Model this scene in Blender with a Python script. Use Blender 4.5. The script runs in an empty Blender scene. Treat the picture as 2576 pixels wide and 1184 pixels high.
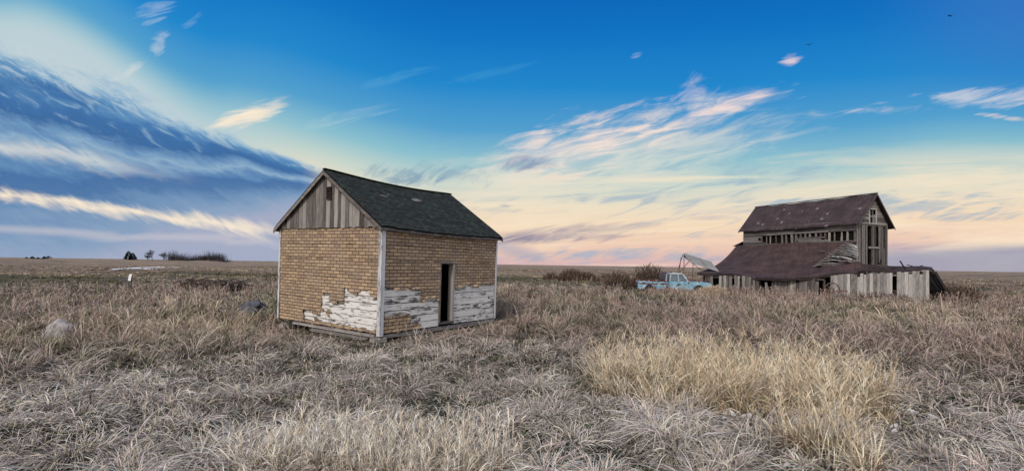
import bpy, math, random
import numpy as np
from mathutils import Vector, Matrix, Euler
random.seed(7); rng=np.random.default_rng(11)
scene=bpy.context.scene
scene.view_settings.view_transform='Standard'; scene.view_settings.look='None'; scene.view_settings.exposure=0
COL=scene.collection
def lin(c):
    return tuple(((x/255)/12.92 if x/255<=0.04045 else ((x/255+0.055)/1.055)**2.4) for x in c)+(1,)
# ---------------------------------------------------------------- node helper
class G:
    def __init__(s,nt): s.nt=nt
    def n(s,t): return s.nt.nodes.new(t)
    def put(s,sock,v):
        if isinstance(v,bpy.types.NodeSocket): s.nt.links.new(v,sock)
        elif v is not None: sock.default_value=v
    def m(s,op,a,b=None,c=None,clamp=False):
        n=s.n('ShaderNodeMath'); n.operation=op; n.use_clamp=clamp
        for i,x in enumerate((a,b,c)):
            if x is not None: s.put(n.inputs[i],x)
        return n.outputs[0]
    def add(s,a,b): return s.m('ADD',a,b)
    def sub(s,a,b): return s.m('SUBTRACT',a,b)
    def mul(s,a,b): return s.m('MULTIPLY',a,b)
    def ss(s,x,a,b):
        n=s.n('ShaderNodeMapRange'); n.interpolation_type='SMOOTHSTEP'
        if a<=b: lo,hi,t0,t1=a,b,0,1
        else: lo,hi,t0,t1=b,a,1,0
        s.put(n.inputs[0],x); n.inputs[1].default_value=lo; n.inputs[2].default_value=hi
        n.inputs[3].default_value=t0; n.inputs[4].default_value=t1
        return n.outputs[0]
    def vec(s,x,y,z=0.0):
        n=s.n('ShaderNodeCombineXYZ'); s.put(n.inputs[0],x); s.put(n.inputs[1],y); s.put(n.inputs[2],z); return n.outputs[0]
    def sep(s,v):
        n=s.n('ShaderNodeSeparateXYZ'); s.put(n.inputs[0],v); return n.outputs
    def noise(s,v,scale=1,detail=4,rough=.55,dist=0):
        n=s.n('ShaderNodeTexNoise'); s.put(n.inputs['Vector'],v)
        n.inputs['Scale'].default_value=scale; n.inputs['Detail'].default_value=detail
        n.inputs['Roughness'].default_value=rough; n.inputs['Distortion'].default_value=dist
        return n.outputs[0]
    def mix(s,f,a,b,mode='MIX'):
        n=s.n('ShaderNodeMix'); n.data_type='RGBA'; n.blend_type=mode
        s.put(n.inputs[0],f); s.put(n.inputs[6],a); s.put(n.inputs[7],b); return n.outputs[2]
    def ramp(s,f,stops):
        n=s.n('ShaderNodeValToRGB'); cr=n.color_ramp
        while len(cr.elements)>1: cr.elements.remove(cr.elements[-1])
        cr.elements[0].position=stops[0][0]; cr.elements[0].color=stops[0][1]
        for p,c in stops[1:]:
            e=cr.elements.new(p); e.color=c
        s.put(n.inputs[0],f); return n.outputs[0]
    def scale(s,v,k):
        n=s.n('ShaderNodeVectorMath'); n.operation='MULTIPLY'; s.put(n.inputs[0],v); n.inputs[1].default_value=k; return n.outputs[0]
def new_mat(name,fn,rough=.85,bump=.3,bdist=.01):
    m=bpy.data.materials.new(name); m.use_nodes=True; nt=m.node_tree
    p=nt.nodes['Principled BSDF']; g=G(nt); p.inputs['Roughness'].default_value=rough
    p.inputs['Specular IOR Level'].default_value=.2
    r=fn(g,p)
    col,h=r if isinstance(r,tuple) and len(r)==2 else (r,None)
    g.put(p.inputs['Base Color'],col)
    if h is not None:
        b=g.n('ShaderNodeBump'); b.inputs['Strength'].default_value=bump; b.inputs['Distance'].default_value=bdist
        g.put(b.inputs['Height'],h); nt.links.new(b.outputs[0],p.inputs['Normal'])
    return m
def uvn(g): return g.n('ShaderNodeUVMap').outputs[0]
def objc(g): return g.n('ShaderNodeTexCoord').outputs['Object']
def attr(g,n,o=2):
    a=g.n('ShaderNodeAttribute'); a.attribute_name=n; return a.outputs[o] if o!='c' else a.outputs[0]
def wood(name,dark,mid,light,paint=None,pa=.5):
    def f(g,p):
        uv=uvn(g); r=attr(g,'rnd')
        gr=g.noise(g.scale(uv,(1.2,45,1)),1,5,.65,.4)
        gr2=g.noise(g.scale(uv,(2.5,9,1)),1,4,.6)
        t=g.add(g.mul(gr,.55),g.add(g.mul(r,.45),g.mul(g.sub(gr2,.5),.5)))
        c=g.ramp(t,[(.25,dark),(.5,mid),(.8,light)])
        if paint:
            pn=g.noise(g.scale(uv,(2.4,13,1)),1,6,.68,.6)
            c=g.mix(g.ss(g.add(pn,g.mul(r,.14)),pa,pa+.10),c,paint)
        return c,g.add(gr,gr2)
    return new_mat(name,f,.9,.6,.012)
def C(r,g_,b): return (r,g_,b,1)
M={}
M['grey']=wood('weathered_grey_wood',C(.05,.043,.04),C(.17,.155,.148),C(.36,.34,.325))
M['barnwood']=wood('weathered_barn_wood',C(.035,.032,.033),C(.12,.11,.108),C(.27,.255,.25))
M['pale']=wood('pale_weathered_wood',C(.11,.10,.095),C(.30,.285,.275),C(.54,.52,.50))
M['darkwood']=wood('dark_old_wood',C(.016,.012,.012),C(.042,.034,.033),C(.12,.10,.09))
M['white']=wood('peeling_white_boards',C(.07,.063,.058),C(.22,.205,.195),C(.40,.385,.37),C(.68,.67,.66),.445)
M['trim']=wood('faded_white_trim',C(.16,.15,.15),C(.33,.33,.34),C(.48,.48,.49),C(.52,.54,.57),.44)
def fbrick(g,p):
    uv=uvn(g)
    b=g.n('ShaderNodeTexBrick'); g.put(b.inputs['Vector'],uv); b.offset=.5
    b.inputs['Scale'].default_value=1; b.inputs['Brick Width'].default_value=.27; b.inputs['Row Height'].default_value=.095
    b.inputs['Mortar Size'].default_value=.011; b.inputs['Mortar Smooth'].default_value=.2; b.inputs['Bias'].default_value=-.1
    b.inputs['Color1'].default_value=C(.46,.335,.215); b.inputs['Color2'].default_value=C(.26,.182,.125); b.inputs['Mortar'].default_value=C(.035,.028,.025)
    n1=g.noise(uv,1.1,4,.6); n2=g.noise(uv,60,3,.7); n3=g.noise(g.scale(uv,(9,.9,1)),1,5,.7)
    c=g.mix(g.mul(g.ss(n1,.35,.7),.5),b.outputs[0],g.mix(.55,b.outputs[0],C(.27,.23,.21)))
    c=g.mix(g.mul(g.ss(n2,.5,.8),.4),c,C(.12,.10,.09))
    c=g.mix(g.mul(g.ss(n3,.50,.75),.5),c,C(.11,.09,.085))
    x,y,z=g.sep(uv)
    wob=g.mul(g.sub(g.noise(g.vec(x,0.0),3,3,.6),.5),.03)
    for i,(h,s) in enumerate(((2.38,1.0),(1.95,.8),(1.42,.6),(.78,.7))):
        d=g.m('ABSOLUTE',g.sub(g.add(y,wob),h))
        gate=g.ss(g.noise(g.vec(x,float(i*7)),1.6,2,.6),.46,.56)
        c=g.mix(g.mul(g.mul(g.ss(d,.022,.006),gate),s*.9),c,C(.018,.015,.013))
    return c,g.sub(1.0,b.outputs[1])
M['brick']=new_mat('asphalt_brick_siding',fbrick,.92,.6,.012)
def froof(g,p):
    uv=uvn(g)
    b=g.n('ShaderNodeTexBrick'); g.put(b.inputs['Vector'],uv); b.offset=.5
    b.inputs['Scale'].default_value=1; b.inputs['Brick Width'].default_value=.3; b.inputs['Row Height'].default_value=.13
    b.inputs['Mortar Size'].default_value=.012
    b.inputs['Color1'].default_value=C(.038,.044,.036); b.inputs['Color2'].default_value=C(.018,.02,.018); b.inputs['Mortar'].default_value=C(.004,.004,.004)
    n=g.noise(uv,3.2,5,.75); c=g.mix(g.mul(g.ss(n,.50,.64),.8),b.outputs[0],C(.036,.064,.044))
    n2=g.noise(uv,18,4,.75); c=g.mix(g.mul(g.ss(n2,.54,.68),.5),c,C(.13,.13,.11))
    n4=g.noise(g.scale(uv,(1.8,5,1)),1.3,4,.65); c=g.mix(g.mul(g.ss(n4,.50,.64),.8),c,C(.014,.013,.011))
    x,y,z=g.sep(uv)
    for cx,cy,sx,sy in ((1.35,2.0,.18,.035),(2.85,2.15,.22,.10),(1.65,2.18,.06,.03)):
        dx=g.m('DIVIDE',g.sub(x,cx),sx); dy=g.m('DIVIDE',g.sub(y,cy),sy)
        q=g.add(g.mul(dx,dx),g.mul(dy,dy)); q=g.add(q,g.mul(g.sub(n2,.5),2.6))
        c=g.mix(g.mul(g.ss(q,1.1,.8),.8),c,C(.24,.22,.20))
    return c,g.add(g.mul(n2,.7),g.sub(1.0,b.outputs[1]))
M['shingle']=new_mat('mossy_shingles',froof,.9,.9,.03)
def frust(spots,c1,c2,c3):
    def f(g,p):
        uv=uvn(g); x,y,z=g.sep(uv)
        w=g.m('SINE',g.mul(x,2*math.pi/.16))
        n=g.noise(uv,.9,5,.65); n2=g.noise(g.scale(uv,(6,1.2,1)),1,4,.7)
        c=g.mix(g.ss(n,.3,.7),c1,c2); c=g.mix(g.mul(g.ss(n2,.5,.75),.6),c,c3)
        seam=g.m('PINGPONG',g.add(x,g.mul(g.m('FLOOR',g.mul(y,.4)),.3)),.4)
        c=g.mix(g.mul(g.ss(seam,.03,.0),.7),c,C(.012,.009,.009))
        if spots:
            vo=g.n('ShaderNodeTexVoronoi'); g.put(vo.inputs['Vector'],uv); vo.inputs['Scale'].default_value=1.6
            r=g.n('ShaderNodeSeparateColor'); g.nt.links.new(vo.outputs['Color'],r.inputs[0])
            sp=g.mul(g.ss(g.add(vo.outputs['Distance'],g.mul(g.sub(n2,.5),.35)),.24,.14),g.ss(r.outputs[0],.42,.47))
            c=g.mix(g.mul(sp,.8),c,C(.24,.21,.20))
            fine=g.noise(uv,14,3,.7); c=g.mix(g.mul(g.ss(fine,.55,.67),.4),c,C(.17,.15,.145))
        return c,g.add(g.mul(w,.6),n2)
    return f
M['metal']=new_mat('rusted_barn_roof',frust(True,C(.038,.027,.029),C(.075,.052,.052),C(.024,.017,.019)),.8,.5,.02)
M['metal2']=new_mat('rusted_leanto_roof',frust(False,C(.042,.028,.027),C(.088,.054,.048),C(.018,.013,.013)),.8,.5,.02)
M['galv']=new_mat('galvanised_sheet',frust(False,C(.16,.17,.18),C(.26,.27,.28),C(.10,.10,.10)),.7,.7,.02)
def plain(name,c,var=.25,sc=6,rough=.85,metal=0):
    def f(g,p):
        p.inputs['Metallic'].default_value=metal
        n=g.noise(objc(g),sc,4,.65)
        return g.mix(g.ss(n,.3,.75),C(*c),C(*[v*(1-var*2) if var<.5 else v*.2 for v in c])),n
    return new_mat(name,f,rough,.4,.01)
M['stone']=plain('granite_boulder',(.40,.39,.39),.25,6)
M['stonedark']=plain('dark_boulder',(.12,.125,.145),.3,4)
M['concrete']=plain('concrete_block',(.34,.32,.30),.25,9)
M['iron']=plain('rusty_iron',(.16,.10,.08),.3,8)
M['dark']=plain('painted_interior_shade',(.012,.011,.01),.2,3)  # near-black colour stands in for shade inside buildings and recesses
M['snow']=plain('old_snow',(.80,.82,.87),.05,3,.7)
M['tyre']=plain('old_tyre_rubber',(.03,.03,.03),.2,6)
M['chrome']=plain('dull_chrome',(.5,.5,.5),.2,9,.4,.7)
M['bark']=plain('bark',(.075,.062,.062),.25,1)
M['fir']=plain('fir_needles',(.03,.05,.035),.3,1)
M['bird']=plain('black_feathers',(.02,.02,.02),.2,6)
def fpaint(base,rust,th):
    def f(g,p):
        o=objc(g); n=g.noise(o,1.9,6,.75)
        c=g.mix(g.ss(g.noise(o,3,4,.6),.35,.7),C(*base),C(*[v*.65 for v in base]))
        c=g.mix(g.mul(g.ss(g.noise(o,5,4,.7),.54,.62),.8),c,C(.5,.57,.60))
        c=g.mix(g.ss(n,th,th+.04),c,C(*rust)); return c,n
    return f
M['blue']=new_mat('faded_blue_paint',fpaint((.19,.40,.54),(.12,.055,.045),.555),.6,.1,.01)
M['red']=new_mat('rusted_red_paint',fpaint((.14,.04,.035),(.08,.04,.035),.5),.7,.2,.01)
M['roofpaint']=new_mat('chalky_pale_blue_paint',fpaint((.42,.52,.58),(.2,.15,.13),.6),.6,.1,.01)
M['glass']=new_mat('dusty_glass',lambda g,p:g.mix(g.noise(objc(g),3),C(.05,.07,.09),C(.16,.21,.25)),.15)
# ---------------------------------------------------------------- ground height
def gz(x,y):
    x=np.asarray(x,float); y=np.asarray(y,float)
    r=np.sqrt(x*x+y*y)
    near=.05*np.sin(1.3*x+.5*y)*np.sin(.9*y-.4*x)+.03*np.sin(2.9*x+1)*np.sin(3.3*y+.4*x)
    q0=.554*(x+3.515)+.833*(y-12.67); q1=-.833*(x+3.515)+.554*(y-12.67)
    dd=np.sqrt(np.maximum(np.maximum(-q0,q0-5.2),0)**2+np.maximum(np.maximum(-q1,q1-4.8),0)**2)
    near=near*np.clip(dd/1.5,0,1)-.06*np.clip(1-dd/1.4,0,1)
    far=np.clip((r-25)/60,0,1)*(.22*np.sin(.11*x+1+.03*y)*np.sin(.07*y+.5)+.10*np.sin(.37*x+.1*y))
    vf=np.clip((r-120)/200,0,1)*(.9*np.sin(.021*x+2)+.45*np.sin(.09*x+.02*y)+.2*np.sin(.31*x))
    return -.15-.0145*x+near*np.clip(1.3-r/60,0.2,1)+far+vf
def gzf(x,y): return float(gz(x,y))
# ---------------------------------------------------------------- mesh builder
FC=((0,2,3,1),(4,5,7,6),(0,1,5,4),(2,6,7,3),(0,4,6,2),(1,3,7,5))
class MB:
    def __init__(s): s.v=[];s.f=[];s.uv=[];s.r=[]
    def face(s,pts,uvs=None,r=None):
        i=len(s.v); s.v+= [tuple(p) for p in pts]; s.f.append(tuple(range(i,i+len(pts))))
        s.uv+= list(uvs) if uvs else [(p[0]+p[1],p[2]) for p in pts]
        s.r.append(random.random() if r is None else r)
    def hexa(s,pw,pl,la,r=None):
        r=random.random() if r is None else r; i=len(s.v); s.v+=[tuple(p) for p in pw]
        o=[a for a in (0,1,2) if a!=la]; off=r*37.3
        for f in FC:
            s.f.append(tuple(i+k for k in f)); s.r.append(r)
            for k in f: s.uv.append((pl[k][la]+off,pl[k][o[0]]+pl[k][o[1]]+off*1.7))
    def box(s,F,lo,hi,r=None,j=0,la=None):
        pl=[[(lo,hi)[(i>>a)&1][a] for a in range(3)] for i in range(8)]
        if la is None: la=max(range(3),key=lambda a:abs(hi[a]-lo[a]))
        pj=[[c+random.uniform(-j,j) for c in p] for p in pl] if j else pl
        s.hexa([F(p) for p in pj],pl,la,r)
    def beam(s,p0,p1,w,h,r=None,up=(0,0,1)):
        p0=Vector(p0);p1=Vector(p1); d=p1-p0; L=d.length; d.normalize()
        sd=d.cross(Vector(up))
        if sd.length<1e-3: sd=d.cross(Vector((1,0,0)))
        sd.normalize(); u=sd.cross(d)
        s.box(lambda q:p0+d*q[0]+sd*q[1]+u*q[2],(0,-w/2,-h/2),(L,w/2,h/2),r,la=0)
    def tube(s,p0,p1,r0,r1,n=5,cap=False):
        p0=Vector(p0);p1=Vector(p1); d=(p1-p0).normalized(); a=d.orthogonal().normalized(); b=d.cross(a); i=len(s.v)
        for p,r in ((p0,r0),(p1,r1)):
            for k in range(n):
                t=2*math.pi*k/n; s.v.append(tuple(p+a*math.cos(t)*r+b*math.sin(t)*r))
        rr=random.random()
        for k in range(n):
            s.f.append((i+k,i+(k+1)%n,i+n+(k+1)%n,i+n+k)); s.uv+=[(k,0),(k+1,0),(k+1,1),(k,1)]; s.r.append(rr)
        if cap:
            s.f.append(tuple(i+n+k for k in range(n))); s.uv+=[(0,0)]*n; s.r.append(rr)
            s.f.append(tuple(i+n-1-k for k in range(n))); s.uv+=[(0,0)]*n; s.r.append(rr)
    def build(s,name,mat,parent=None,smooth=False,loc=None,**kw):
        o0=Vector(parent['_loc']) if parent is not None else Vector(loc if loc else (0,0,0))
        me=bpy.data.meshes.new(name); me.from_pydata([tuple(Vector(p)-o0) for p in s.v],[],s.f)
        ul=me.uv_layers.new(name='UVMap'); ul.data.foreach_set('uv',np.array(s.uv,dtype=np.float32).ravel())
        a=me.attributes.new('rnd','FLOAT','FACE'); a.data.foreach_set('value',np.array(s.r,dtype=np.float32))
        me.materials.append(mat)
        if smooth: me.polygons.foreach_set('use_smooth',[True]*len(me.polygons))
        me.update()
        o=bpy.data.objects.new(name,me); COL.objects.link(o)
        if parent is not None: o.parent=parent
        else: o.location=o0
        o['_loc']=tuple(o0)
        for k,v in kw.items(): o[k]=v
        return o
def empty(name,loc,label,cat,**kw):
    e=bpy.data.objects.new(name,None); e.empty_display_size=.3; e.location=loc; COL.objects.link(e)
    e['_loc']=tuple(loc); e['label']=label; e['category']=cat
    for k,v in kw.items(): e[k]=v
    return e
def frame(origin,rot):
    Mx=Matrix.Translation(Vector(origin))@rot.to_matrix().to_4x4()
    return lambda q:Mx@Vector(q)
# ================================================================ SHED
SO=(-3.515,12.67,0.05)
FS=frame(SO,Euler((.03,.01,math.radians(56.4)),'XYZ'))
shed=empty('shed',SO,'small brick-patterned gabled shed with peeling siding and an open doorway','shed')
LX,LY,H=5.2,4.79,2.90
DX0,DX1,DZ0,DZ1=2.33,2.88,.14,1.90
def sag(x,y):
    k=math.sin(math.pi*min(max(x/LX,0),1)); rr=1-abs(y-LY/2)/(LY/2)
    return -k*(.04+.05*max(rr,0))
def wallrows(L,along,segf):
    b=MB(); z=.0
    while z<H-.02:
        z1=min(z+.195,H)
        for s0,s1 in segf(z,z1):
            x=s0
            while x<s1-.01:
                x1=min(x+random.uniform(1.0,2.4),s1)
                if s1-x1<.4: x1=s1
                o=.003+random.uniform(0,.012)
                if along=='x': b.box(FS,(x+.006,o,z+.008),(x1-.006,.03,z1-.008),j=.006,la=0)
                else: b.box(FS,(o,x+.006,z+.008),(.03,x1-.006,z1-.008),j=.006,la=1)
                x=x1
        z=z1
    return b
wallrows(LX,'x',lambda z,z1:[(0,LX)] if z>=DZ1 or z1<=DZ0 else [(0,DX0-.04),(DX1+.04,LX)]).build('board_wall',M['white'],shed,label='peeling white horizontal boards beside the doorway')
wallrows(LY,'y',lambda z,z1:[(.032,LY)]).build('board_wall',M['white'],shed,label='peeling white boards under the gable end')
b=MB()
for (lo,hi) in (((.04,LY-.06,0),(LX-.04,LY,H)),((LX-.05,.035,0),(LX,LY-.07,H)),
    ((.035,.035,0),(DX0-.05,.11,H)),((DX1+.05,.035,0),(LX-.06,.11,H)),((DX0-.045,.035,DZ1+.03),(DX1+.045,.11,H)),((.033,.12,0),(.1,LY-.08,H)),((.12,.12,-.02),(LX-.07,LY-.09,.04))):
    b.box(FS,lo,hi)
b.build('shade_backing_wall',M['dark'],shed)
def nz(a,b_,s=0): return math.sin(a*7.1+s)*.5+math.sin(b_*9.3+a*3+s*2)*.3+math.sin(a*17+b_*13)*.3
def peel_long(x,z):
    n=nz(x,z,1)*.1
    if x<.05: return .5<z<1.15
    if x<1.5+n: 
        lo=.46+n if x<1.05+n else .2+n
        return lo<z<1.16+n*.8
    if x<2.4: return z<.82+n*1.5
    return z<1.2+n*.8
def peel_gab(y,z):
    s=y/LY; n=nz(y,z,4)*.12
    if .10+n*.3<z<.34+n and s<.66+n: return not(s<.03)
    if s<.53+n*.4 and .1<z<.93+n*1.1+(.1 if s<.3 else 0):
        if .30<s<.44+n*.3 and z>.70+n: return False
        return not (z<.5 and s>.43)
    return False
def sheet(LW,peel,hole,along,name,lab):
    b=MB(); cw,ch=.135,.095; nx=int(math.ceil(LW/cw)); nzn=int(math.ceil(H/ch))
    inc=np.zeros((nx,nzn),bool)
    for i in range(nx):
        for k in range(nzn):
            cx=(i+.5)*cw; cz=(k+.5)*ch
            inc[i,k]=not peel(cx,cz) and not hole(cx,cz)
    rj={}
    def pt(i,k):
        if (i,k) not in rj:
            edge=False
            for a in (i-1,i):
                for c in (k-1,k):
                    if 0<=a<nx and 0<=c<nzn and not inc[a,c]: edge=True
            a=min(i*cw,LW); c=min(k*ch,H)
            if edge or k==0: rj[(i,k)]=(min(max(a+random.uniform(-.05,.05),0),LW),c+random.uniform(-.03,.03),random.uniform(.008,.055))
            else: rj[(i,k)]=(a,c,.012+.010*math.sin(a*2.3+c*1.7)+random.uniform(0,.004))
        return rj[(i,k)]
    for i in range(nx):
        for k in range(nzn):
            if not inc[i,k]: continue
            P=[pt(i,k),pt(i+1,k),pt(i+1,k+1),pt(i,k+1)]
            if along=='x': W=[FS((a,-o,c)) for a,c,o in P]; uv=[(a,c) for a,c,o in P]
            else: W=[FS((-o,a,c)) for a,c,o in P][::-1]; uv=[(LW-a+.05,c) for a,c,o in P][::-1]
            b.face(W,uv,.5)
    b.build(name,M['brick'],shed,label=lab)
sheet(LX,peel_long,lambda x,z:DX0-.06<x<DX1+.06 and DZ0-.1<z<DZ1+.03,'x','brick_siding','torn tan brick-pattern siding around the doorway')
sheet(LY,peel_gab,lambda x,z:False,'y','brick_siding','torn tan brick-pattern siding on the gable end')
b=MB()
b.box(FS,(DX0-.06,-.03,DZ0-.04),(DX0,.13,DZ1)); b.box(FS,(DX1,-.03,DZ0-.04),(DX1+.07,.17,DZ1))
b.box(FS,(DX0-.09,-.035,DZ1+.002),(DX1+.09,.13,DZ1+.07)); b.box(FS,(DX0-.06,-.05,DZ0-.1),(DX1+.07,.13,DZ0-.042))
b.build('door_frame',M['grey'],shed)
for lo,hi in (((-.055,-.055,-.06),(-.028,.075,H)),((-.026,-.055,-.06),(.075,-.028,H)),((-.04,LY-.07,0),(-.025,LY+.02,H)),((LX-.05,-.045,0),(LX+.02,-.026,H))):
    b=MB(); b.box(FS,lo,hi,j=.003); b.build('corner_board',M['trim'],shed)
def gable(x0,x1):
    b=MB(); y=0
    while y<LY-.01:
        w=random.uniform(.14,.2); y1=min(y+w,LY)
        def top(yy): return H+.02+.66*min(yy,LY-yy)
        pl=[]; lowz=H-.05+random.uniform(-.02,.015); xo=random.uniform(0,.008)
        for i in range(8):
            yy=(y+.004,y1-.004)[(i>>1)&1]; xx=(x0-xo,x1)[i&1]; zz=top(yy) if i&4 else lowz
            pl.append([xx,yy,zz])
        b.hexa([FS(p) for p in pl],pl,2); y=y1
    return b
gable(-.055,-.03).build('gable_boards',M['grey'],shed,label='weathered grey vertical gable boards')
gable(LX+.0,LX+.025).build('gable_boards',M['grey'],shed)
vent=MB(); vy=LY*.463; V0,V1=3.68,4.01
vent.box(FS,(-.075,vy-.09,V0),(-.067,vy+.09,V1),r=0)
vo=vent.build('vent',M['dark'],shed)
b=MB()
for k in range(7):
    zz=V0+.02+k*.045; b.box(FS,(-.095,vy-.075,zz),(-.078,vy+.075,zz+.012))
b.build('louvre',M['darkwood'],vo)
b=MB()
for lo,hi in (((-.10,vy-.11,V0-.02),(-.06,vy-.092,V1+.02)),((-.10,vy+.092,V0-.02),(-.06,vy+.11,V1+.02)),((-.10,vy-.09,V1+.002),(-.06,vy+.09,V1+.02)),((-.10,vy-.09,V0-.02),(-.06,vy+.09,V0-.002))): b.box(FS,lo,hi)
b.build('frame',M['darkwood'],vo)
b=MB(); X0,X1=-.16,LX+.22; NX,NY=40,14; RZ0=2.96
def rz(x,y): return RZ0+.66*min(y,LY-y)+sag(x,y)
def slope(ya,yb,flip):
    P=[[None]*(NY+1) for _ in range(NX+1)]
    for i in range(NX+1):
        for k in range(NY+1):
            x=X0+(X1-X0)*i/NX; y=ya+(yb-ya)*k/NY
            zz=rz(x,y)+(random.uniform(-.012,.012) if 0<i<NX else 0)
            if k==0: zz+=random.uniform(-.012,.006); y+=random.uniform(-.02,.02)
            P[i][k]=(x,y,zz)
    for i in range(NX):
        for k in range(NY):
            q=[P[i][k],P[i+1][k],P[i+1][k+1],P[i][k+1]]
            for dz,rev in ((0,False),(-.045,True)):
                W=[FS((a,c,e+dz)) for a,c,e in q]; uv=[(a,abs(c-ya)*1.2) for a,c,e in q]
                if rev!=flip: W=W[::-1]; uv=uv[::-1]
                b.face(W,uv,.5)
    for L_ in ([P[i][0] for i in range(NX+1)],[P[0][k] for k in range(NY+1)],[P[NX][k] for k in range(NY+1)]):
        for p,q in zip(L_,L_[1:]):
            b.face([FS(p),FS(q),FS((q[0],q[1],q[2]-.045)),FS((p[0],p[1],p[2]-.045))],[(0,0)]*4,.5)
slope(-.13,LY/2,False); slope(LY+.13,LY/2,True)
roof=b.build('roof',M['shingle'],shed)
b=MB()
for k in range(18):
    x=X0+(X1-X0)*k/18; x2=X0+(X1-X0)*(k+1)/18
    b.beam(FS((x,LY/2,rz(x,LY/2)+.015)),FS((x2,LY/2,rz(x2,LY/2)+.015)),.12,.03)
b.build('ridge_cap',M['shingle'],roof)
for xx in (X0+.0,X1-.03):
    for ya,yb in ((-.14,LY/2),(LY+.14,LY/2)):
        b=MB(); p=[]
        for i in range(8):
            yy=(ya,yb)[(i>>1)&1]; x=(xx-.012,xx+.02)[i&1]; zz=RZ0+.66*min(yy,LY-yy)-.048-(0 if i&4 else .11)
            p.append([x,yy,zz])
        b.hexa([FS(q) for q in p],p,1); b.build('rake_board',M['grey'],roof)
for yy in (-.12,LY+.10):
    b=MB(); 
    for k in range(10):
        xa=X0+.03+(X1-X0-.06)*k/10; xb=X0+.03+(X1-X0-.06)*(k+1)/10
        za=2.875+sag(xa,0); zb=2.875+sag(xb,0)
        pl=[[(xa,xb)[i&1],(yy,yy+.02)[(i>>1)&1],((za,zb)[i&1]-(0 if i&4 else .07))-.045] for i in range(8)]
        b.hexa([FS(q) for q in pl],pl,0,r=.3)
    b.build('eave_board',M['grey'],roof)
b=MB(); b.box(FS,(-.07,.15,-.10),(.03,3.9,-.035),j=.012); b.build('sill_beam',M['pale'],shed)
b=MB(); b.box(FS,(-.13,.4,-.20),(-.02,2.9,-.14),j=.012); b.build('sill_beam',M['grey'],shed)
b=MB(); b.box(FS,(.1,-.03,-.13),(LX,.12,-.04),j=.01); b.build('sill_beam',M['grey'],shed)
for x,y in ((.22,.25),(-.05,.0),(.12,2.4),(.12,4.5),(2.5,.18),(4.85,.2)):
    p=FS((x,y,0)); g0=gzf(p.x,p.y); b=MB()
    hh=max(.10,p.z-.145-g0) if not(x<0) else .11
    Ff=frame((p.x,p.y,g0-.01),Euler((0,0,math.radians(56.4+random.uniform(-6,6)))))
    if x<0: Ff=frame((p.x,p.y,g0-.0),Euler((0.05,0,math.radians(50))))
    for lo,hi in (((-.2,-.1,0),(.2,-.07,hh)),((-.2,.07,0),(.2,.1,hh)),((-.2,-.07,0),(-.16,.07,hh)),((.16,-.07,0),(.2,.07,hh)),((-.02,-.07,0),(.02,.07,hh))): b.box(Ff,lo,hi)
    b.build('concrete_block',M['concrete'],loc=(p.x,p.y,g0),label='grey concrete block propping up the brick-patterned shed',category='block',group='blocks under the shed')
# ================================================================ BARN
BO=(22.7,46.8,-.5)
rotB=math.atan2(-.884,.467); FBm=frame((22.7,46.8,0),Euler((0,0,rotB)))
FB=lambda q:FBm(q)
barn=empty('barn',BO,'tall derelict weathered barn with rusty roof and collapsed lean-to','barn')
BX,BY,BE=10.06,4.7,5.34
def bz(y): return 5.42+.96*min(y,BY-y)
b=MB(); NXb=30
for ya,yb in ((-.28,BY/2),(BY+.5,BY/2)):
    for i in range(NXb):
        xa=-.35+(BX+.7)*i/NXb; xb=-.35+(BX+.7)*(i+1)/NXb
        for k in range(8):
            y0=ya+(yb-ya)*k/8; y1=ya+(yb-ya)*(k+1)/8
            for dz in (0,-.06):
                def s_(x): return -.06*math.sin(math.pi*(x+.35)/(BX+.7))+.02*math.sin(x*3.1)+dz
                W=[FB((xa,y0,bz(y0)+s_(xa))),FB((xb,y0,bz(y0)+s_(xb))),FB((xb,y1,bz(y1)+s_(xb))),FB((xa,y1,bz(y1)+s_(xa)))]
                b.face(W,[(xa,y0*1.4),(xb,y0*1.4),(xb,y1*1.4),(xa,y1*1.4)],.5)
broof=b.build('roof',M['metal'],barn)
for xx in (-.36,BX+.34):
    for ya,yb in ((-.3,BY/2),(BY+.52,BY/2)):
        b=MB(); p=[[(xx-.015,xx+.015)[i&1],(ya,yb)[(i>>1)&1],bz((ya,yb)[(i>>1)&1])-(0.0 if i&4 else .17)+.01] for i in range(8)]
        b.hexa([FB(q) for q in p],p,1); b.build('rake_board',M['grey'],broof)
b=MB(); b.beam(FB((-.36,BY/2,bz(BY/2)+.02)),FB((BX+.36,BY/2,bz(BY/2)+.02)),.2,.05); b.build('ridge_cap',M['metal2'],broof)
b=MB(); z=4.60
while z<5.38:
    x=0
    while x<BX-.01:
        x1=min(x+random.uniform(1.5,3.5),BX)
        if z>4.7 or random.random()<.6: b.box(FB,(x+.004,-.02-random.uniform(0,.01),z+.004),(x1-.004,.02,min(z+.135,5.4)-.002),j=.008,la=0)
        x=x1
    z+=.135
z=3.0
while z<3.8:
    x=0
    while x<BX-.01:
        x1=min(x+random.uniform(1.5,3.5),BX)
        b.box(FB,(x+.004,-.02,z+.004),(x1-.004,.02,z+.13),j=.006,la=0); x=x1
    z+=.135
for k in range(6): b.box(FB,(0,-.03,3.85+k*.14),(random.uniform(.8,2.9),.0,3.85+k*.14+.125),j=.012,la=0)
for k in range(3): b.box(FB,(5.2+random.uniform(0,.5),-.03,3.85+k*.14),(7.3+random.uniform(0,.7),.0,3.85+k*.14+.125),j=.012,la=0)
b.build('wall',M['barnwood'],barn,label='grey horizontal siding with missing boards')
b=MB(); x=.05
while x<BX:
    if random.random()<.9: b.box(FB,(x,.03,3.8),(x+random.uniform(.08,.16),.13,4.8),j=.03)
    x+=random.choice([.36,.42,.55])
b.box(FB,(0,-.06,3.74),(BX,.05,3.82))
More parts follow.
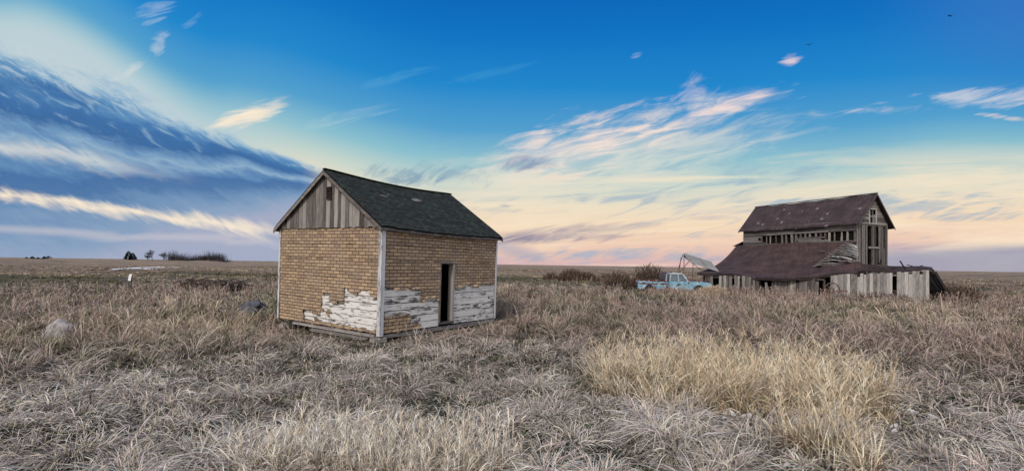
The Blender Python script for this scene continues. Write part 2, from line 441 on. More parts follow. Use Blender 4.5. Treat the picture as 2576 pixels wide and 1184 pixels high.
b.build('stud',M['grey'],barn,label='exposed wall studs')
b=MB()
for lo,hi in (((.1,.9,-.4),(BX-.3,1.0,5.3)),((0,BY-.06,-.5),(BX,BY,5.3)),((0,.02,-.5),(.06,BY-.08,5.3)),((.1,.03,-.5),(BX-.05,.1,3.0)),((.2,.2,5.25),(BX-.2,BY-.2,5.3))): b.box(FB,lo,hi)
b.build('shade_backing_wall',M['darkwood'],barn)
b=MB(); y=.0
while y<BY-.05:
    w=random.uniform(.13,.22)
    if random.random()<.78:
        z0=-.6; z1=5.05
        if random.random()<.35: z1=random.uniform(3.0,4.8)
        if random.random()<.25: z0=random.uniform(.5,2.5)
        b.box(FB,(BX-.03,y,z0),(BX,min(y+w-.02,BY),z1),j=.015)
    y+=w+random.choice([0,.02,.06,.12])
b.box(FB,(BX+.002,0,-.6),(BX+.03,.16,5.2),r=.9); b.box(FB,(BX+.002,BY-.14,-.6),(BX+.03,BY,5.2),r=.8)
b.box(FB,(BX+.004,1.7,3.2),(BX+.05,3.3,3.36),r=.95)
b.build('wall',M['barnwood'],barn,label='gappy vertical boards of the gable end')
b=MB()
for y in (.3,.95,1.6,2.3,3.0,3.7,4.4): b.box(FB,(BX-.2,y,-.5),(BX-.08,y+.09,5.2))
for zz in (1.2,3.1,5.0): b.box(FB,(BX-.07,.02,zz),(BX-.035,BY-.02,zz+.12))
b.build('stud',M['darkwood'],barn)
b=MB(); b.box(FB,(BX-.5,.1,-.5),(BX-.45,BY-.1,5.2)); b.build('shade_backing_wall',M['dark'],barn)  # dark sheet paints the unlit inside behind the gable gaps
b=MB(); z=5.05
while z<7.5:
    ins=max(0,(z+.07-5.38)/.96); y0,y1=ins,BY-ins
    if y1-y0>.15:
        segs=[(y0,y1)]
        if z+.14>5.3 and z<6.35: segs=[(y0,1.8),(2.95,y1)]
        for s0,s1 in segs:
            if s1-s0>.08: b.box(FB,(BX-.03+random.uniform(-.005,.005),s0,z+.003),(BX+.012,s1,z+.136),j=.004,la=1)
    z+=.14
b.build('gable_boards',M['grey'],barn)
win=MB()
for lo,hi in (((BX-.02,1.8,5.28),(BX+.04,1.9,6.38)),((BX-.02,2.85,5.28),(BX+.04,2.95,6.38)),((BX-.02,1.8,6.38),(BX+.05,2.95,6.48)),((BX-.02,1.8,5.2),(BX+.05,2.95,5.28)),((BX-.01,2.35,5.28),(BX+.02,2.4,6.38)),((BX-.01,1.9,5.8),(BX+.015,2.85,5.85))): win.box(FB,lo,hi)
w=win.build('window',M['pale'],barn)
b=MB(); b.box(FB,(BX-.04,1.9,5.28),(BX-.03,2.35,6.38)); b.build('window_pane',M['dark'],w)
b=MB(); b.box(FB,(BX-.04,2.4,5.28),(BX-.03,2.85,6.0)); b.build('window_pane',M['glass'],w)
b=MB()
b.box(FB,(-.85,.1,2.4),(-.78,.18,3.75)); b.box(FB,(-.85,1.5,2.4),(-.78,1.58,3.75)); b.box(FB,(-.85,.1,3.1),(-.8,1.6,3.2)); b.box(FB,(-.8,.12,2.4),(0,1.5,2.5))
b.build('side_porch',M['darkwood'],barn)
pr=[(-1.05,-.1,3.7),(.0,-.1,4.1),(-1.05,1.8,3.7),(0,1.8,4.1),(-1.05,-.1,3.76),(0,-.1,4.16),(-1.05,1.8,3.76),(0,1.8,4.16)]
b=MB(); b.hexa([FB(p) for p in pr],pr,1); b.build('side_porch_roof',M['metal2'],barn)
# ---- lean-to
T0=Vector((22.1,46.9,3.78)); T1=Vector((27.3,37.8,3.74))
bot=[(0,(15.5,40.0,1.15)),(.28,(18.2,38.5,1.12)),(.52,(20.4,35.8,.74)),(.75,(22.6,34.9,1.05)),(1,(24.9,33.9,1.46))]
def B_(s):
    for (a,p),(c,q) in zip(bot,bot[1:]):
        if s<=c:
            t=(s-a)/(c-a); return Vector(p).lerp(Vector(q),t)
    return Vector(bot[-1][1])
def RS(s,t):
    p=(T0.lerp(T1,s)).lerp(B_(s),t); p.z-=.48*math.sin(math.pi*t)*(.6+.4*math.sin(3*s+1))+.06*math.sin(s*21)*t+.05*math.sin(s*9+t*5)
    return p
b=MB(); NS,NT=80,30
def hole(s,t): return s>.95-.27*(t/.7)+.015*math.sin(t*50)+.01*math.sin(t*131) and .03<t<.66+.05*math.sin(s*70)
for i in range(NS):
    for k in range(NT):
        if hole((i+.5)/NS,(k+.5)/NT): continue
        q=[(i/NS,k/NT),((i+1)/NS,k/NT),((i+1)/NS,(k+1)/NT),(i/NS,(k+1)/NT)]
        for dz in (0,-.05):
            W=[RS(*a)+Vector((0,0,dz)) for a in q]; b.face(W,[(a[0]*11,a[1]*7.5) for a in q],.5)
lroof=b.build('lean_to_roof',M['metal2'],barn,label='sagging rusty lean-to roof with a broken corner')
b=MB()
for k in range(13):
    t=.04+k*.048; s0=.935-.27*(t/.7); s1=s0+random.uniform(.13,.24); dt=random.uniform(.05,.16)
    s1=min(s1,1.0); pts=[RS(s0+(s1-s0)*j/6,t+dt*(j/6)**1.6)+Vector((0,0,.05+random.uniform(-.015,.015)-.16*(j/6)**2)) for j in range(7)]
    for p,q in zip(pts,pts[1:]): b.beam(p,q,.17,.03,r=.55+.45*((k*37)%10)/10)
for k in range(9):
    p=RS(.78+.02*k,.25+.05*k); b.beam(p+Vector((0,0,.05)),p+Vector((random.uniform(-.8,.8),random.uniform(-.8,.2),random.uniform(-.1,.4))),.12,.02)
b.build('roof_slat',M['pale'],lroof,label='bowed bare roof slats fanning through the hole')
b=MB()
for s in (.80,.88,.96): b.beam(RS(s,.02)-Vector((0,0,.12)),RS(s,.7)-Vector((0,0,.12)),.08,.12)
b.build('rafter',M['darkwood'],lroof)
b=MB()
for k in range(NS):
    p=RS(k/NS,1)-Vector((0,0,.10)); q=RS((k+1)/NS,1)-Vector((0,0,.10)); b.beam(p,q,.05,.10,r=.4)
b.build('eave_board',M['darkwood'],lroof)
W0=Vector((16.0,39.9,0)); Wm=Vector((22.7,34.7,0)); W1=Vector((27.7,31.7,0))
def wallboards(P,Q,topf,prob,mat,nm,lab,lean=.02,short=.08):
    b=MB(); d=(Q-P); L=d.length; d.normalize(); nrm=Vector((d.y,-d.x,0)); x=0
    while x<L:
        w=random.uniform(.15,.25)
        if random.random()<prob(x/L):
            p=P+d*x; zb=gzf(p.x,p.y)-.05; zt=topf(x/L)+random.uniform(-.05,.03)
            if random.random()<short: zt-=random.uniform(.06,.35)
            sk=random.uniform(-lean,lean); o=random.uniform(0,.02); o2=random.uniform(-.02,.03)
            pl=[[ (x,x+w-.006)[i&1],(0,.025)[(i>>1)&1],(zb,zt)[i>>2]] for i in range(8)]
            pw=[P+d*(q[0]+(sk if q[2]==zt else 0))+nrm*(q[1]+o+(o2 if q[2]==zt else 0))+Vector((0,0,q[2])) for q in pl]
            b.hexa(pw,pl,2)
        x+=w
    return b.build(nm,mat,barn,label=lab)
def pL(t):
    if t<.13: return .2
    if t<.26: return 1
    if t<.34: return .5
    if t<.45: return .95
    if t<.58: return .45
    if t<.95: return 1
    return .1
def tL(t): return B_(min(t*.8,1)).z-.12
wallboards(W0,Wm,tL,pL,M['grey'],'lean_to_wall','grey vertical boards with dark openings below the lean-to roof',.04,.2)
wallboards(Wm,W1,lambda t:1.12+.36*t,lambda t:.96 if t>.03 else 0,M['pale'],'lean_to_wall','pale weathered vertical board wall',.02,.14)
b=MB(); 
for P,Q,a,c in ((Wm,W1,1.0,1.36),(W0,Wm,.85,.8)):
    nn=Vector((.06,.1,0)); b.beam(P+nn+Vector((0,0,a)),Q+nn+Vector((0,0,c)),.08,.1); b.beam(P+nn+Vector((0,0,.1)),Q+nn+Vector((0,0,.1)),.08,.1)
for t in np.linspace(0,1,7):
    p=W0.lerp(Wm,float(t))+Vector((.2,.3,0)); b.beam(p+Vector((0,0,-.5)),p+Vector((0,0,tL(t)-.05)),.12,.12)
b.build('wall_frame',M['darkwood'],barn)
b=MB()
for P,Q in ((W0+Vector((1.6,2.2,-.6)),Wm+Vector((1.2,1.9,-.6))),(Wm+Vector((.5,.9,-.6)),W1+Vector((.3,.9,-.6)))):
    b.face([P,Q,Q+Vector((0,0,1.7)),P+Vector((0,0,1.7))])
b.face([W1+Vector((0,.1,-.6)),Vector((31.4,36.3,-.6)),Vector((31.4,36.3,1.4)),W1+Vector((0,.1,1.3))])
b.build('shade_backing_wall',M['dark'],barn)  # near-black sheets put painted shade behind the lean-to board gaps
R=[Vector((24.6,33.85,1.42)),Vector((27.95,31.55,1.54)),Vector((31.8,36.2,1.68)),Vector((27.6,38.2,1.95))]
b=MB(); N=14
def rp(a,c):
    p=(R[0].lerp(R[1],a)).lerp(R[3].lerp(R[2],a),c); p.z+=.09*math.sin(a*9+c*3)*math.sin(c*5+1)+.02*math.sin(a*23); return p
for i in range(N):
    for k in range(N):
        q=[(i/N,k/N),((i+1)/N,k/N),((i+1)/N,(k+1)/N),(i/N,(k+1)/N)]
        for dz in (0,-.09): b.face([rp(*a)+Vector((0,0,dz)) for a in q],[(a[0]*5,a[1]*5) for a in q],.5)
for i in range(N):
    p=rp(i/N,0);q=rp((i+1)/N,0); b.face([p,q,q-Vector((0,0,.09)),p-Vector((0,0,.09))],[(0,0)]*4,.5)
b.build('collapsed_roof',M['metal2'],barn)
def debris(nm,center,n,spr,L,mat,parent,zr,flat=.25,w=(.06,.16)):
    b=MB()
    for i in range(n):
        c=Vector(center)+Vector((random.uniform(-spr[0],spr[0]),random.uniform(-spr[1],spr[1]),random.uniform(0,zr)))
        a=random.uniform(0,6.28); l=random.uniform(L*.4,L)/2; d=Vector((math.cos(a),math.sin(a),random.uniform(-flat,flat)))*l
        b.beam(c-d,c+d,random.uniform(*w),.03)
    return b.build(nm,mat,parent) if parent is not None else b
debris('loose_boards',(27.6,34.4,1.66),16,(1.4,1.0),1.5,M['darkwood'],barn,.12,.15)
b=MB()
for k in range(13):
    f=k/12; top=Vector((27.85+.5*f+random.uniform(-.05,.05),31.45+2.2*f,1.58-.35*f+random.uniform(-.2,.08))); botm=Vector((28.9+.55*f+random.uniform(-.15,.15),31.2+1.8*f,gzf(29,31.5)-.02))
    b.beam(top,botm,.2,.03,up=(.3,-1,0))
for k in range(18):
    p=Vector((28.2+random.uniform(-.2,.9),31.6+random.uniform(-.3,.9),gzf(28.5,31.6)+random.uniform(0,.8)))
    a=random.uniform(-.4,.9); b.beam(p,p+Vector((math.cos(a)*.9,random.uniform(-.4,.4),-random.uniform(.1,.6))),.1,.03)
b.beam((27.4,33,1.3),(27.0,33.2,2.15),.09,.07)
b.build('collapsed_end_boards',M['darkwood'],barn,label='dark boards leaning off the fallen end')
def scrap():
    p0=Vector((22.4,33.4,gzf(22.4,33.4))); b=MB()
    for rad,n in ((.55,26),(.18,12)):
        pts=[p0+Vector((math.cos(2*math.pi*i/n)*rad,0,.55+math.sin(2*math.pi*i/n)*rad)) for i in range(n)]
        for i in range(n): b.tube(pts[i],pts[(i+1)%n],.035,.035,5)
    for k in range(8):
        a=2*math.pi*k/8; b.tube(p0+Vector((math.cos(a)*.1,0,.55+math.sin(a)*.1)),p0+Vector((math.cos(a)*.55,0,.55+math.sin(a)*.55)),.02,.02,4)
    b.tube(p0+Vector((0,-.1,.55)),p0+Vector((1.3,.3,.5)),.05,.05,6,True)
    b.build('wagon_wheel',M['iron'],loc=tuple(p0),label='rusty iron wagon wheel in weeds by the board wall',category='wheel')
scrap()
# ================================================================ TRUCK
def truck(origin,rotz,paint,roofm,label,name='pickup_truck'):
    ox,oy=origin; g0=gzf(ox,oy)-.16
    F=frame((ox,oy,g0),Euler((random.uniform(-.01,.02),.025,rotz)))
    t=empty(name,(ox,oy,g0),label,'truck')
    W=.93
    def arch(cx,r,n=9): return [(cx-r*math.cos(math.pi*i/(n-1)),.42+r*math.sin(math.pi*i/(n-1))) for i in range(n)]
    def extr(prof,y0,y1,nm,mat,par):
        import bmesh
        bm=bmesh.new(); vs=[bm.verts.new((p[0],y0,p[1])) for p in prof]; f=bm.faces.new(vs)
        r=bmesh.ops.extrude_face_region(bm,geom=[f]); 
        for e in r['geom']:
            if isinstance(e,bmesh.types.BMVert): e.co.y=y1
        bmesh.ops.recalc_face_normals(bm,faces=bm.faces)
        bmesh.ops.bevel(bm,geom=[e for e in bm.edges],offset=.022,segments=2,affect='EDGES',clamp_overlap=True)
        me=bpy.data.meshes.new(nm); 
        for v in bm.verts: v.co=F(v.co)-Vector((ox,oy,g0))
        bm.to_mesh(me); bm.free(); me.materials.append(mat); o=bpy.data.objects.new(nm,me); COL.objects.link(o); o.parent=par; o['_loc']=tuple(par['_loc']); return o
    bed=[(-2.7,.50)]+arch(-1.75,.44)+[(-.47,.42),(-.47,1.0),(-1.6,.985),(-2.7,1.02)]
    for ys in ((-W,-W+.09),(W-.09,W)): extr(bed,ys[0],ys[1],'bed_side',paint,t)
    b=MB(); b.box(F,(-2.68,-W+.1,.52),(-.48,W-.1,.6)); b.build('bed_floor',M['red'],t)
    b=MB(); b.box(F,(-2.72,-W+.1,.5),(-2.69,W-.1,.99)); b.build('tailgate',M['red'],t)
    for s in (-1,1):
        ys=sorted((s*(W+.001),s*(W+.012))); b=MB(); b.box(F,(-2.66,ys[0],.84),(-.5,ys[1],.93)); b.build('side_trim',M['red'],t)
    low=[(-.40,.42),(1.0,.42)]+arch(1.72,.44)+[(2.6,.5),(2.64,.95),(2.5,1.06),(1.0,1.12),(.85,1.10),(-.40,1.08)]
    extr(low,-W,W,'body',paint,t)
    roofp=[(-.34,1.62),(-.28,1.71),(.10,1.74),(.5,1.72),(.62,1.64)]
    extr(roofp,-W+.10,W-.10,'cab_roof',roofm,t)
    for s in (-1,1):
        yb=s*(W-.05); yt=s*(W-.14)
        for (xb,xt) in ((-.36,-.30),(.98,.58),(.28,.22)):
            b=MB(); b.beam(F((xb,yb,1.08)),F((xt,yt,1.66)),.06,.09 if xb!=.28 else .05); b.build('pillar',roofm,t)
    def pane(pts,nm):
        b=MB(); b.face([F(p) for p in pts]); b.build(nm,M['glass'],t)
    pane([(.95,-W+.1,1.12),(.95,W-.1,1.12),(.57,W-.18,1.62),(.57,-W+.18,1.62)],'windscreen')
    pane([(-.35,-W+.1,1.1),(-.35,W-.1,1.1),(-.32,W-.18,1.62),(-.32,-W+.18,1.62)],'rear_window')
    for s in (-1,1): pane([(-.33,s*(W-.07),1.1),(.93,s*(W-.07),1.1),(.57,s*(W-.14),1.62),(-.3,s*(W-.14),1.62)],'side_window')
    for s in (-1,1):
        b=MB(); ys=sorted((s*(W+.002),s*(W+.02)))
        b.box(F,(-.30,ys[0],.5),(.93,ys[1],1.05)); d=b.build('door',paint,t)
        ys=sorted((s*(W+.021),s*(W+.045))); b=MB(); b.box(F,(-.22,ys[0],.92),(-.08,ys[1],.95)); b.build('handle',M['chrome'],d)
    b=MB(); b.box(F,(2.645,-.62,.62),(2.67,.62,.9)); gr=b.build('grille',M['dark'],t)
    b=MB()
    for k in range(5): b.box(F,(2.675,-.6,.65+k*.055),(2.69,.6,.667+k*.055))
    b.build('grille_bar',M['chrome'],gr)
    b=MB(); b.box(F,(2.70,-.95,.40),(2.80,.95,.54),j=.01); b.build('bumper',M['chrome'],t)
    for s in (-1,1):
        b=MB(); b.tube(F((2.62,s*.76,.77)),F((2.69,s*.76,.77)),.1,.09,14,True); b.build('headlight',M['chrome'],t)
    for x in (-1.75,1.72):
        for s in (-1,1):
            wl=MB(); wl.tube(F((x,s*(W-.22),.36)),F((x,s*(W-.02),.36)),.36,.36,20,True); wh=wl.build('wheel',M['tyre'],t)
            b=MB(); b.tube(F((x,s*(W-.02),.36)),F((x,s*(W+.005),.36)),.19,.15,14,True); b.build('rim',M['iron'],wh)
    return t
truck((12.35,36.7),math.radians(-9),M['blue'],M['roofpaint'],'abandoned faded blue pickup truck with rust patches, sunk in weeds')
truck((13.2,40.8),math.radians(-4),M['red'],M['red'],'rust-red derelict pickup truck parked behind the blue one')
p0=(15.9,41.2,gzf(15.9,41.2))
rack=empty('corrugated_sheet_rack',p0,'tilted corrugated metal sheet on a thin rusty frame by the lean-to','scrap metal')
A=Vector((14.85,41.4,2.86)); B2=Vector((17.15,41.0,2.10)); D=Vector((.45,-.7,-.85))
b=MB()
for i in range(28):
    for k in range(2):
        f0,f1=k/2,(k+1)/2
        def q(i_,f): return A.lerp(B2,i_/28)+D*f+Vector((0,0,.03 if i_%2 else -.03))
        b.face([q(i,f0),q(i+1,f0),q(i+1,f1),q(i,f1)],[(i*.05,f0),(i*.05+.05,f0),(i*.05+.05,f1),(i*.05,f1)],.5)
b.build('sheet',M['galv'],rack)
b=MB(); b.beam(A+D*.05+Vector((.1,.1,-.1)),B2+D*.05+Vector((0,.1,-.1)),.08,.35); b.build('rail',M['grey'],rack)
b=MB()
for a,c in (((14.0,41,.6),(14.75,41.2,2.75)),((14.3,41.2,.3),(14.6,41.2,2.5)),((14.7,41.2,2.7),(16.2,40.4,1.3)),((14.9,41.3,2.8),(14.9,41.4,gzf(15,41))),((17,41,2.1),(16.9,41,gzf(17,41))),((15.3,40.3,2.05),(15.2,40.2,gzf(15,40))),((14.1,41,.9),(15.3,40.9,2.3))): b.tube(a,c,.03,.03,5)
b.build('frame',M['iron'],rack)
# ================================================================ BOULDERS
def rock(x,y,rx,ry,rzz,mat,label,seed):
    import bmesh
    from mathutils import noise as mn
    bm=bmesh.new(); bmesh.ops.create_icosphere(bm,subdivisions=4,radius=1)
    for v in bm.verts:
        n=mn.fractal(v.co*1.3+Vector((seed,0,0)),1,2,5); n2=mn.noise(v.co*5+Vector((seed,3,0)))
        v.co*=1+.28*n+.05*n2; v.co=Vector((v.co.x*rx,v.co.y*ry,v.co.z*rzz))
    me=bpy.data.meshes.new('boulder'); bm.to_mesh(me); bm.free(); me.materials.append(mat)
    me.polygons.foreach_set('use_smooth',[True]*len(me.polygons))
    o=bpy.data.objects.new('boulder',me); o.location=(x,y,gzf(x,y)+rzz*.5); COL.objects.link(o); o['label']=label; o['category']='rock'
rock(-11.5,12.1,.32,.28,.29,M['stone'],'pale grey granite boulder lying in dry grass',1.0)
rock(-10.0,18.4,.44,.4,.32,M['stonedark'],'dark bluish boulder half hidden by weeds',5.0)
g0=gzf(-22,27.5); mp=empty('marker_post',(-22,27.5,g0),'white plastic marker post with a small leaning plate','marker post')
b=MB(); b.beam((-22,27.5,g0-.1),(-21.93,27.5,g0+1.15),.05,.03); b.build('post',M['grey'],mp)
b=MB(); b.beam((-22.02,27.44,g0+.82),(-21.93,27.44,g0+1.2),.15,.02,up=(0,1,0)); b.build('plate',M['snow'],mp)
for (x,y) in ((-22.0,33.0),(-18.8,32)):
    b=debris('x',(x,y,gzf(x,y)+.25),26,(.9,.5),1.6,None,None,.45,.35)
    b.build('board_pile',M['darkwood'],loc=(x,y,gzf(x,y)),label='dark pile of old boards in the weeds',category='wood pile',group='old board piles')
def snow(x,y,rx,ry,lab,seed):
    b=MB(); n=34; rings=6; rs=random.Random(seed)
    ph=[rs.uniform(0,6.28) for _ in range(4)]
    def P(i,k):
        a=2*math.pi*(i%n)/n; e=1+.32*math.sin(2*a+ph[0])+.28*math.sin(3*a+ph[1])+.25*math.sin(8*a+ph[2]); r=k/rings
        px=x+math.cos(a)*rx*e*r; py=y+math.sin(a)*ry*e*r
        return Vector((px,py,gzf(px,py)+.09*(1-r**3)*min(1,.3+rx*3)+.015*math.sin(px*31+py*23)-.03*r))
    for i in range(n):
        for k in range(rings):
            if k==0: b.face([P(i,0),P(i,1),P(i+1,1)])
            else: b.face([P(i,k),P(i,k+1),P(i+1,k+1),P(i+1,k)])
    b.build('snow_patch',M['snow'],loc=(x,y,gzf(x,y)),smooth=True,label=lab,category='snow',group='patches of old snow')
SN=[(3.08,6.80,.11,.07),(3.30,6.70,.07,.05),(3.5,6.9,.05,.03),(2.95,6.62,.04,.03),(5.65,6.75,.08,.10),(5.72,6.5,.06,.08),(5.55,6.98,.05,.04),(5.0,6.2,.08,.04),(4.85,6.05,.04,.03),(4.3,5.45,.05,.03),(4.1,6.6,.05,.04),(6.0,6.2,.04,.03),(2.85,4.95,.035,.02),(-76.5,98,1.3,6),(-73.5,91,.9,3.2),(-79,107,.8,5),(-70.5,93,.5,2),(-71.8,87,.6,1.6),(-11.6,9.9,.09,.07),(-53,43,.7,.4),(11.5,52,.7,.4),(29,27,.4,.2)]
for i,(x,y,a,c) in enumerate(SN): snow(x,y,a,c,'patch of leftover snow in the far field' if y>80 else 'small patch of leftover snow among grass',i)
def bird(x,y,z,s,rot):
    b=MB(); F=frame((x,y,z),Euler((0,0,rot)))
    pr=[(-.16,.004),(-.1,.02),(0,.035),(.1,.025),(.16,.004)]
    for (a,ra),(c,rc) in zip(pr,pr[1:]): b.tube(F((a*s,0,0)),F((c*s,0,0)),ra*s,rc*s,8)
    for sd in (-1,1):
        pts=[[(.07,0,0),(.09,.17,.08),(.03,.36,.02)],[(-.06,0,0),(-.04,.17,.07),(-.03,.36,.015)]]
        for k in range(2): b.face([F((p[0]*s,p[1]*sd*s,p[2]*s)) for p in (pts[0][k],pts[0][k+1],pts[1][k+1],pts[1][k])])
    b.face([F((-.14*s,0,0)),F((-.24*s,-.05*s,0)),F((-.24*s,.05*s,0))])
    b.build('bird',M['bird'],loc=(x,y,z),label='small dark bird gliding in the open sky',category='bird',group='birds in the sky')
bird(24.9,40,20.3,.75,1.2); bird(45.9,50,27.9,1.0,1.9)
# ================================================================ TREES (far)
def bare_tree(x,y,h,seed,lab):
    rs=random.Random(seed); g0=gzf(x,y)-.3; t=empty('bare_tree',(x,y,g0),lab,'tree',group='bare trees on the horizon')
    tb=MB(); cb=MB()
    def rec(p,d,L,r,dep):
        q=p+d*L; (tb if dep<1 else cb).tube(p,q,r,r*.65,3)
        if dep>=5: return
        for _ in range(3 if dep<4 else 4):
            nd=(d+Vector((rs.uniform(-1.1,1.1),rs.uniform(-1.1,1.1),rs.uniform(-.15,.4)))).normalized()
            rec(p.lerp(q,rs.uniform(.3,1)),nd,L*rs.uniform(.7,.9),max(r*.6,.06),dep+1)
    rec(Vector((x,y,g0)),Vector((rs.uniform(-.1,.1),0,1)),h*.24,h*.024,0)
    tb.build('trunk',M['bark'],t); cb.build('crown',M['bark'],t)
def fir(x,y,h,w,seed,lab):
    rs=random.Random(seed); g0=gzf(x,y)-.2; t=empty('fir_tree',(x,y,g0),lab,'tree',group='evergreens on the horizon')
    b=MB(); b.tube((x,y,g0),(x,y,g0+h*.95),h*.03,.03,6); b.build('trunk',M['bark'],t)
    b=MB()
    for i in range(650):
        f=rs.random()**.8; z=g0+h*(.06+.94*f); R=w*(1-f)**.6*rs.uniform(.5,1.15)+.05; a=rs.uniform(0,6.28)
        c=Vector((x+math.cos(a)*R*.45,y+math.sin(a)*R*.45,z)); e=Vector((x+math.cos(a)*R,y+math.sin(a)*R,z-.12*R+rs.uniform(-.2,.2)))
        s=Vector((-math.sin(a),math.cos(a),0))*R*.17+Vector((0,0,.12))
        b.face([c,e-s,e+s+Vector((0,0,.25))])
    b.build('crown',M['fir'],t)
bare_tree(-338,448,15,3,'broad leafless tree standing on the horizon')
bare_tree(-329,450,13,5,'smaller leafless tree beside the broad one')
bare_tree(-345,452,11,12,'smaller leafless tree beside the broad one')
bare_tree(-290,450,9.5,8,'smaller leafless tree beside the broad one')
bare_tree(-437,450,8,9,'small leafless tree in the open field')
fir(-360,448,8.4,4,1,'dark bushy evergreen on the horizon'); fir(-355.5,447,6.8,3.6,4,'dark bushy evergreen on the horizon')
for i,xx in enumerate((-463,-457.5,-452,-446)): fir(xx,455,3.4+.7*(i%2),2.8,20+i,'small dark evergreen on the horizon')
b=MB(); rs=random.Random(4)
for i in range(2500):
    f=rs.random(); x=-326+54*f+rs.gauss(0,2.5); y=455+rs.uniform(-6,6); hh=(3.8+2.0*math.sin(f*9+1)+1.8*math.sin(f*31)+1.5*math.sin(f*57))*rs.uniform(.5,1.25)+1; g0=gzf(x,y)
    p=Vector((x,y,g0+hh*rs.uniform(0,.4))); q=Vector((x+rs.uniform(-1.4,1.4),y,g0+hh)); b.tube(p,q,.07,.03,3)
b.build('far_brush',M['bark'],kind='stuff',label='distant line of leafless brush on the horizon',category='brush')
# ================================================================ GROUND
nr,na=190,320
rad=np.concatenate([[0.01],np.geomspace(.6,6000,nr-1)]); an=np.linspace(0,2*np.pi,na,endpoint=False)
Rg,Ag=np.meshgrid(rad,an,indexing='ij'); Xg=Rg*np.cos(Ag); Yg=Rg*np.sin(Ag); Zg=gz(Xg,Yg)
vs=np.stack([Xg,Yg,Zg],-1).reshape(-1,3); fs=[]
for i in range(nr-1):
    for k in range(na):
        k2=(k+1)%na; fs.append((i*na+k,(i+1)*na+k,(i+1)*na+k2,i*na+k2))
def fground(g,p):
    pos=g.n('ShaderNodeNewGeometry').outputs['Position']; x,y,z=g.sep(pos)
    n=g.noise(pos,.12,3,.6); n2=g.noise(pos,3,5,.7); n3=g.noise(pos,25,3,.7); n4=g.noise(g.scale(pos,(.03,.10,1)),1,4,.65)
    near=g.mix(g.ss(n2,.35,.65),C(.03,.032,.019),C(.09,.085,.053)); near=g.mix(g.mul(g.ss(n3,.5,.7),.4),near,C(.18,.15,.11))
    mid=g.mix(g.ss(n2,.35,.65),C(.11,.092,.06),C(.24,.195,.14)); mid=g.mix(g.mul(g.ss(n4,.45,.55),.85),mid,C(.095,.10,.05))
    fld=g.mix(g.ss(n2,.42,.6),C(.14,.10,.065),C(.50,.38,.26)); fld=g.mix(g.mul(g.ss(n4,.48,.58),.5),fld,C(.12,.09,.065))
    d=g.m('SQRT',g.add(g.mul(x,x),g.mul(y,y))); dn=g.add(d,g.mul(g.sub(n,.5),25))
    c=g.mix(g.ss(dn,14,34),near,mid); c=g.mix(g.ss(dn,78,86),c,fld)
    return c,g.add(n2,n3)
M['ground']=new_mat('grassy_soil',fground,.95,1,.2)
me=bpy.data.meshes.new('ground'); me.from_pydata(vs.tolist(),[],fs); me.materials.append(M['ground'])
me.polygons.foreach_set('use_smooth',[True]*len(me.polygons))
o=bpy.data.objects.new('ground',me); COL.objects.link(o); o['kind']='structure'; o['label']='grassy farmland running out to a harvested field'; o['category']='ground'
# ================================================================ GRASS
def blades(P,ang,L,lean,up,droop,W,col,segs,face=None,tipl=1.35,root_shade=.38):
    n=len(P); t=np.linspace(0,1,segs+1)[None,:]
    hor=(L*lean)[:,None]*t**1.4; z=L[:,None]*(up[:,None]*t-droop[:,None]*t**2.6)
    ctr=np.empty((n,segs+1,3)); ctr[:,:,0]=P[:,0,None]+np.cos(ang)[:,None]*hor; ctr[:,:,1]=P[:,1,None]+np.sin(ang)[:,None]*hor
    ctr[:,:,2]=P[:,2,None]+np.maximum(z,-.0)+.01*t
    if face is None: face=ang+np.pi/2+rng.normal(0,.7,n)
    w=W[:,None]*(1-.85*t**1.8)*.5
    sd=np.stack([np.cos(face),np.sin(face),rng.normal(0,.3,n)],-1)
    v=np.empty((n,segs+1,2,3)); v[:,:,0]=ctr-sd[:,None,:]*w[:,:,None]; v[:,:,1]=ctr+sd[:,None,:]*w[:,:,None]
    c=np.ones((n,segs+1,2,4)); sh=(root_shade+(tipl-root_shade)*t)[:,:,None,None]; c[...,:3]=np.clip(col[:,None,None,:]*sh,0,.88)  # roots painted darker than tips, shade between blades put into the colour
    i=(np.arange(n)*(segs+1)*2)[:,None]; f=[]
    for k in range(segs):
        a=i+2*k; f.append(np.concatenate([a,a+1,a+3,a+2],1))
    f=np.stack(f,1).reshape(-1,4)
    return v.reshape(-1,3),c.reshape(-1,4),f
def build_stuff(name,parts,mat,label,cat):
    off=0; V=[];Cc=[];Fc=[]
    for v,c,f in parts: V.append(v);Cc.append(c);Fc.append(f+off); off+=len(v)
    V=np.concatenate(V).astype(np.float32);Cc=np.concatenate(Cc).astype(np.float32);Fc=np.concatenate(Fc).astype(np.int32)
    me=bpy.data.meshes.new(name); me.vertices.add(len(V)); me.vertices.foreach_set('co',V.ravel())
    me.loops.add(Fc.size); me.loops.foreach_set('vertex_index',Fc.ravel()); me.polygons.add(len(Fc)); me.polygons.foreach_set('loop_start',np.arange(len(Fc),dtype=np.int32)*4)
    me.update(calc_edges=True)
    ca=me.attributes.new('tint','FLOAT_COLOR','POINT'); ca.data.foreach_set('color',Cc.ravel()); me.materials.append(mat)
    o=bpy.data.objects.new(name,me); COL.objects.link(o); o['kind']='stuff'; o['label']=label; o['category']=cat
    print(name,len(Fc))
m=bpy.data.materials.new('dry_grass_blades'); m.use_nodes=True; nt=m.node_tree; nt.nodes.clear(); g=G(nt)
ca=attr(g,'tint','c'); d=g.n('ShaderNodeBsdfDiffuse'); out=g.n('ShaderNodeOutputMaterial')
nt.links.new(ca,d.inputs[0]); nt.links.new(d.outputs[0],out.inputs[0]); M['blade']=m
def wob(x,y,s,p): return (np.sin(x*s+p)+np.sin(y*s*1.17+p*2.1)+np.sin((x+y)*s*.71+p*3.3)+np.sin((x-y)*s*1.43+p*.7))/4
TB=rng.random((256,256))
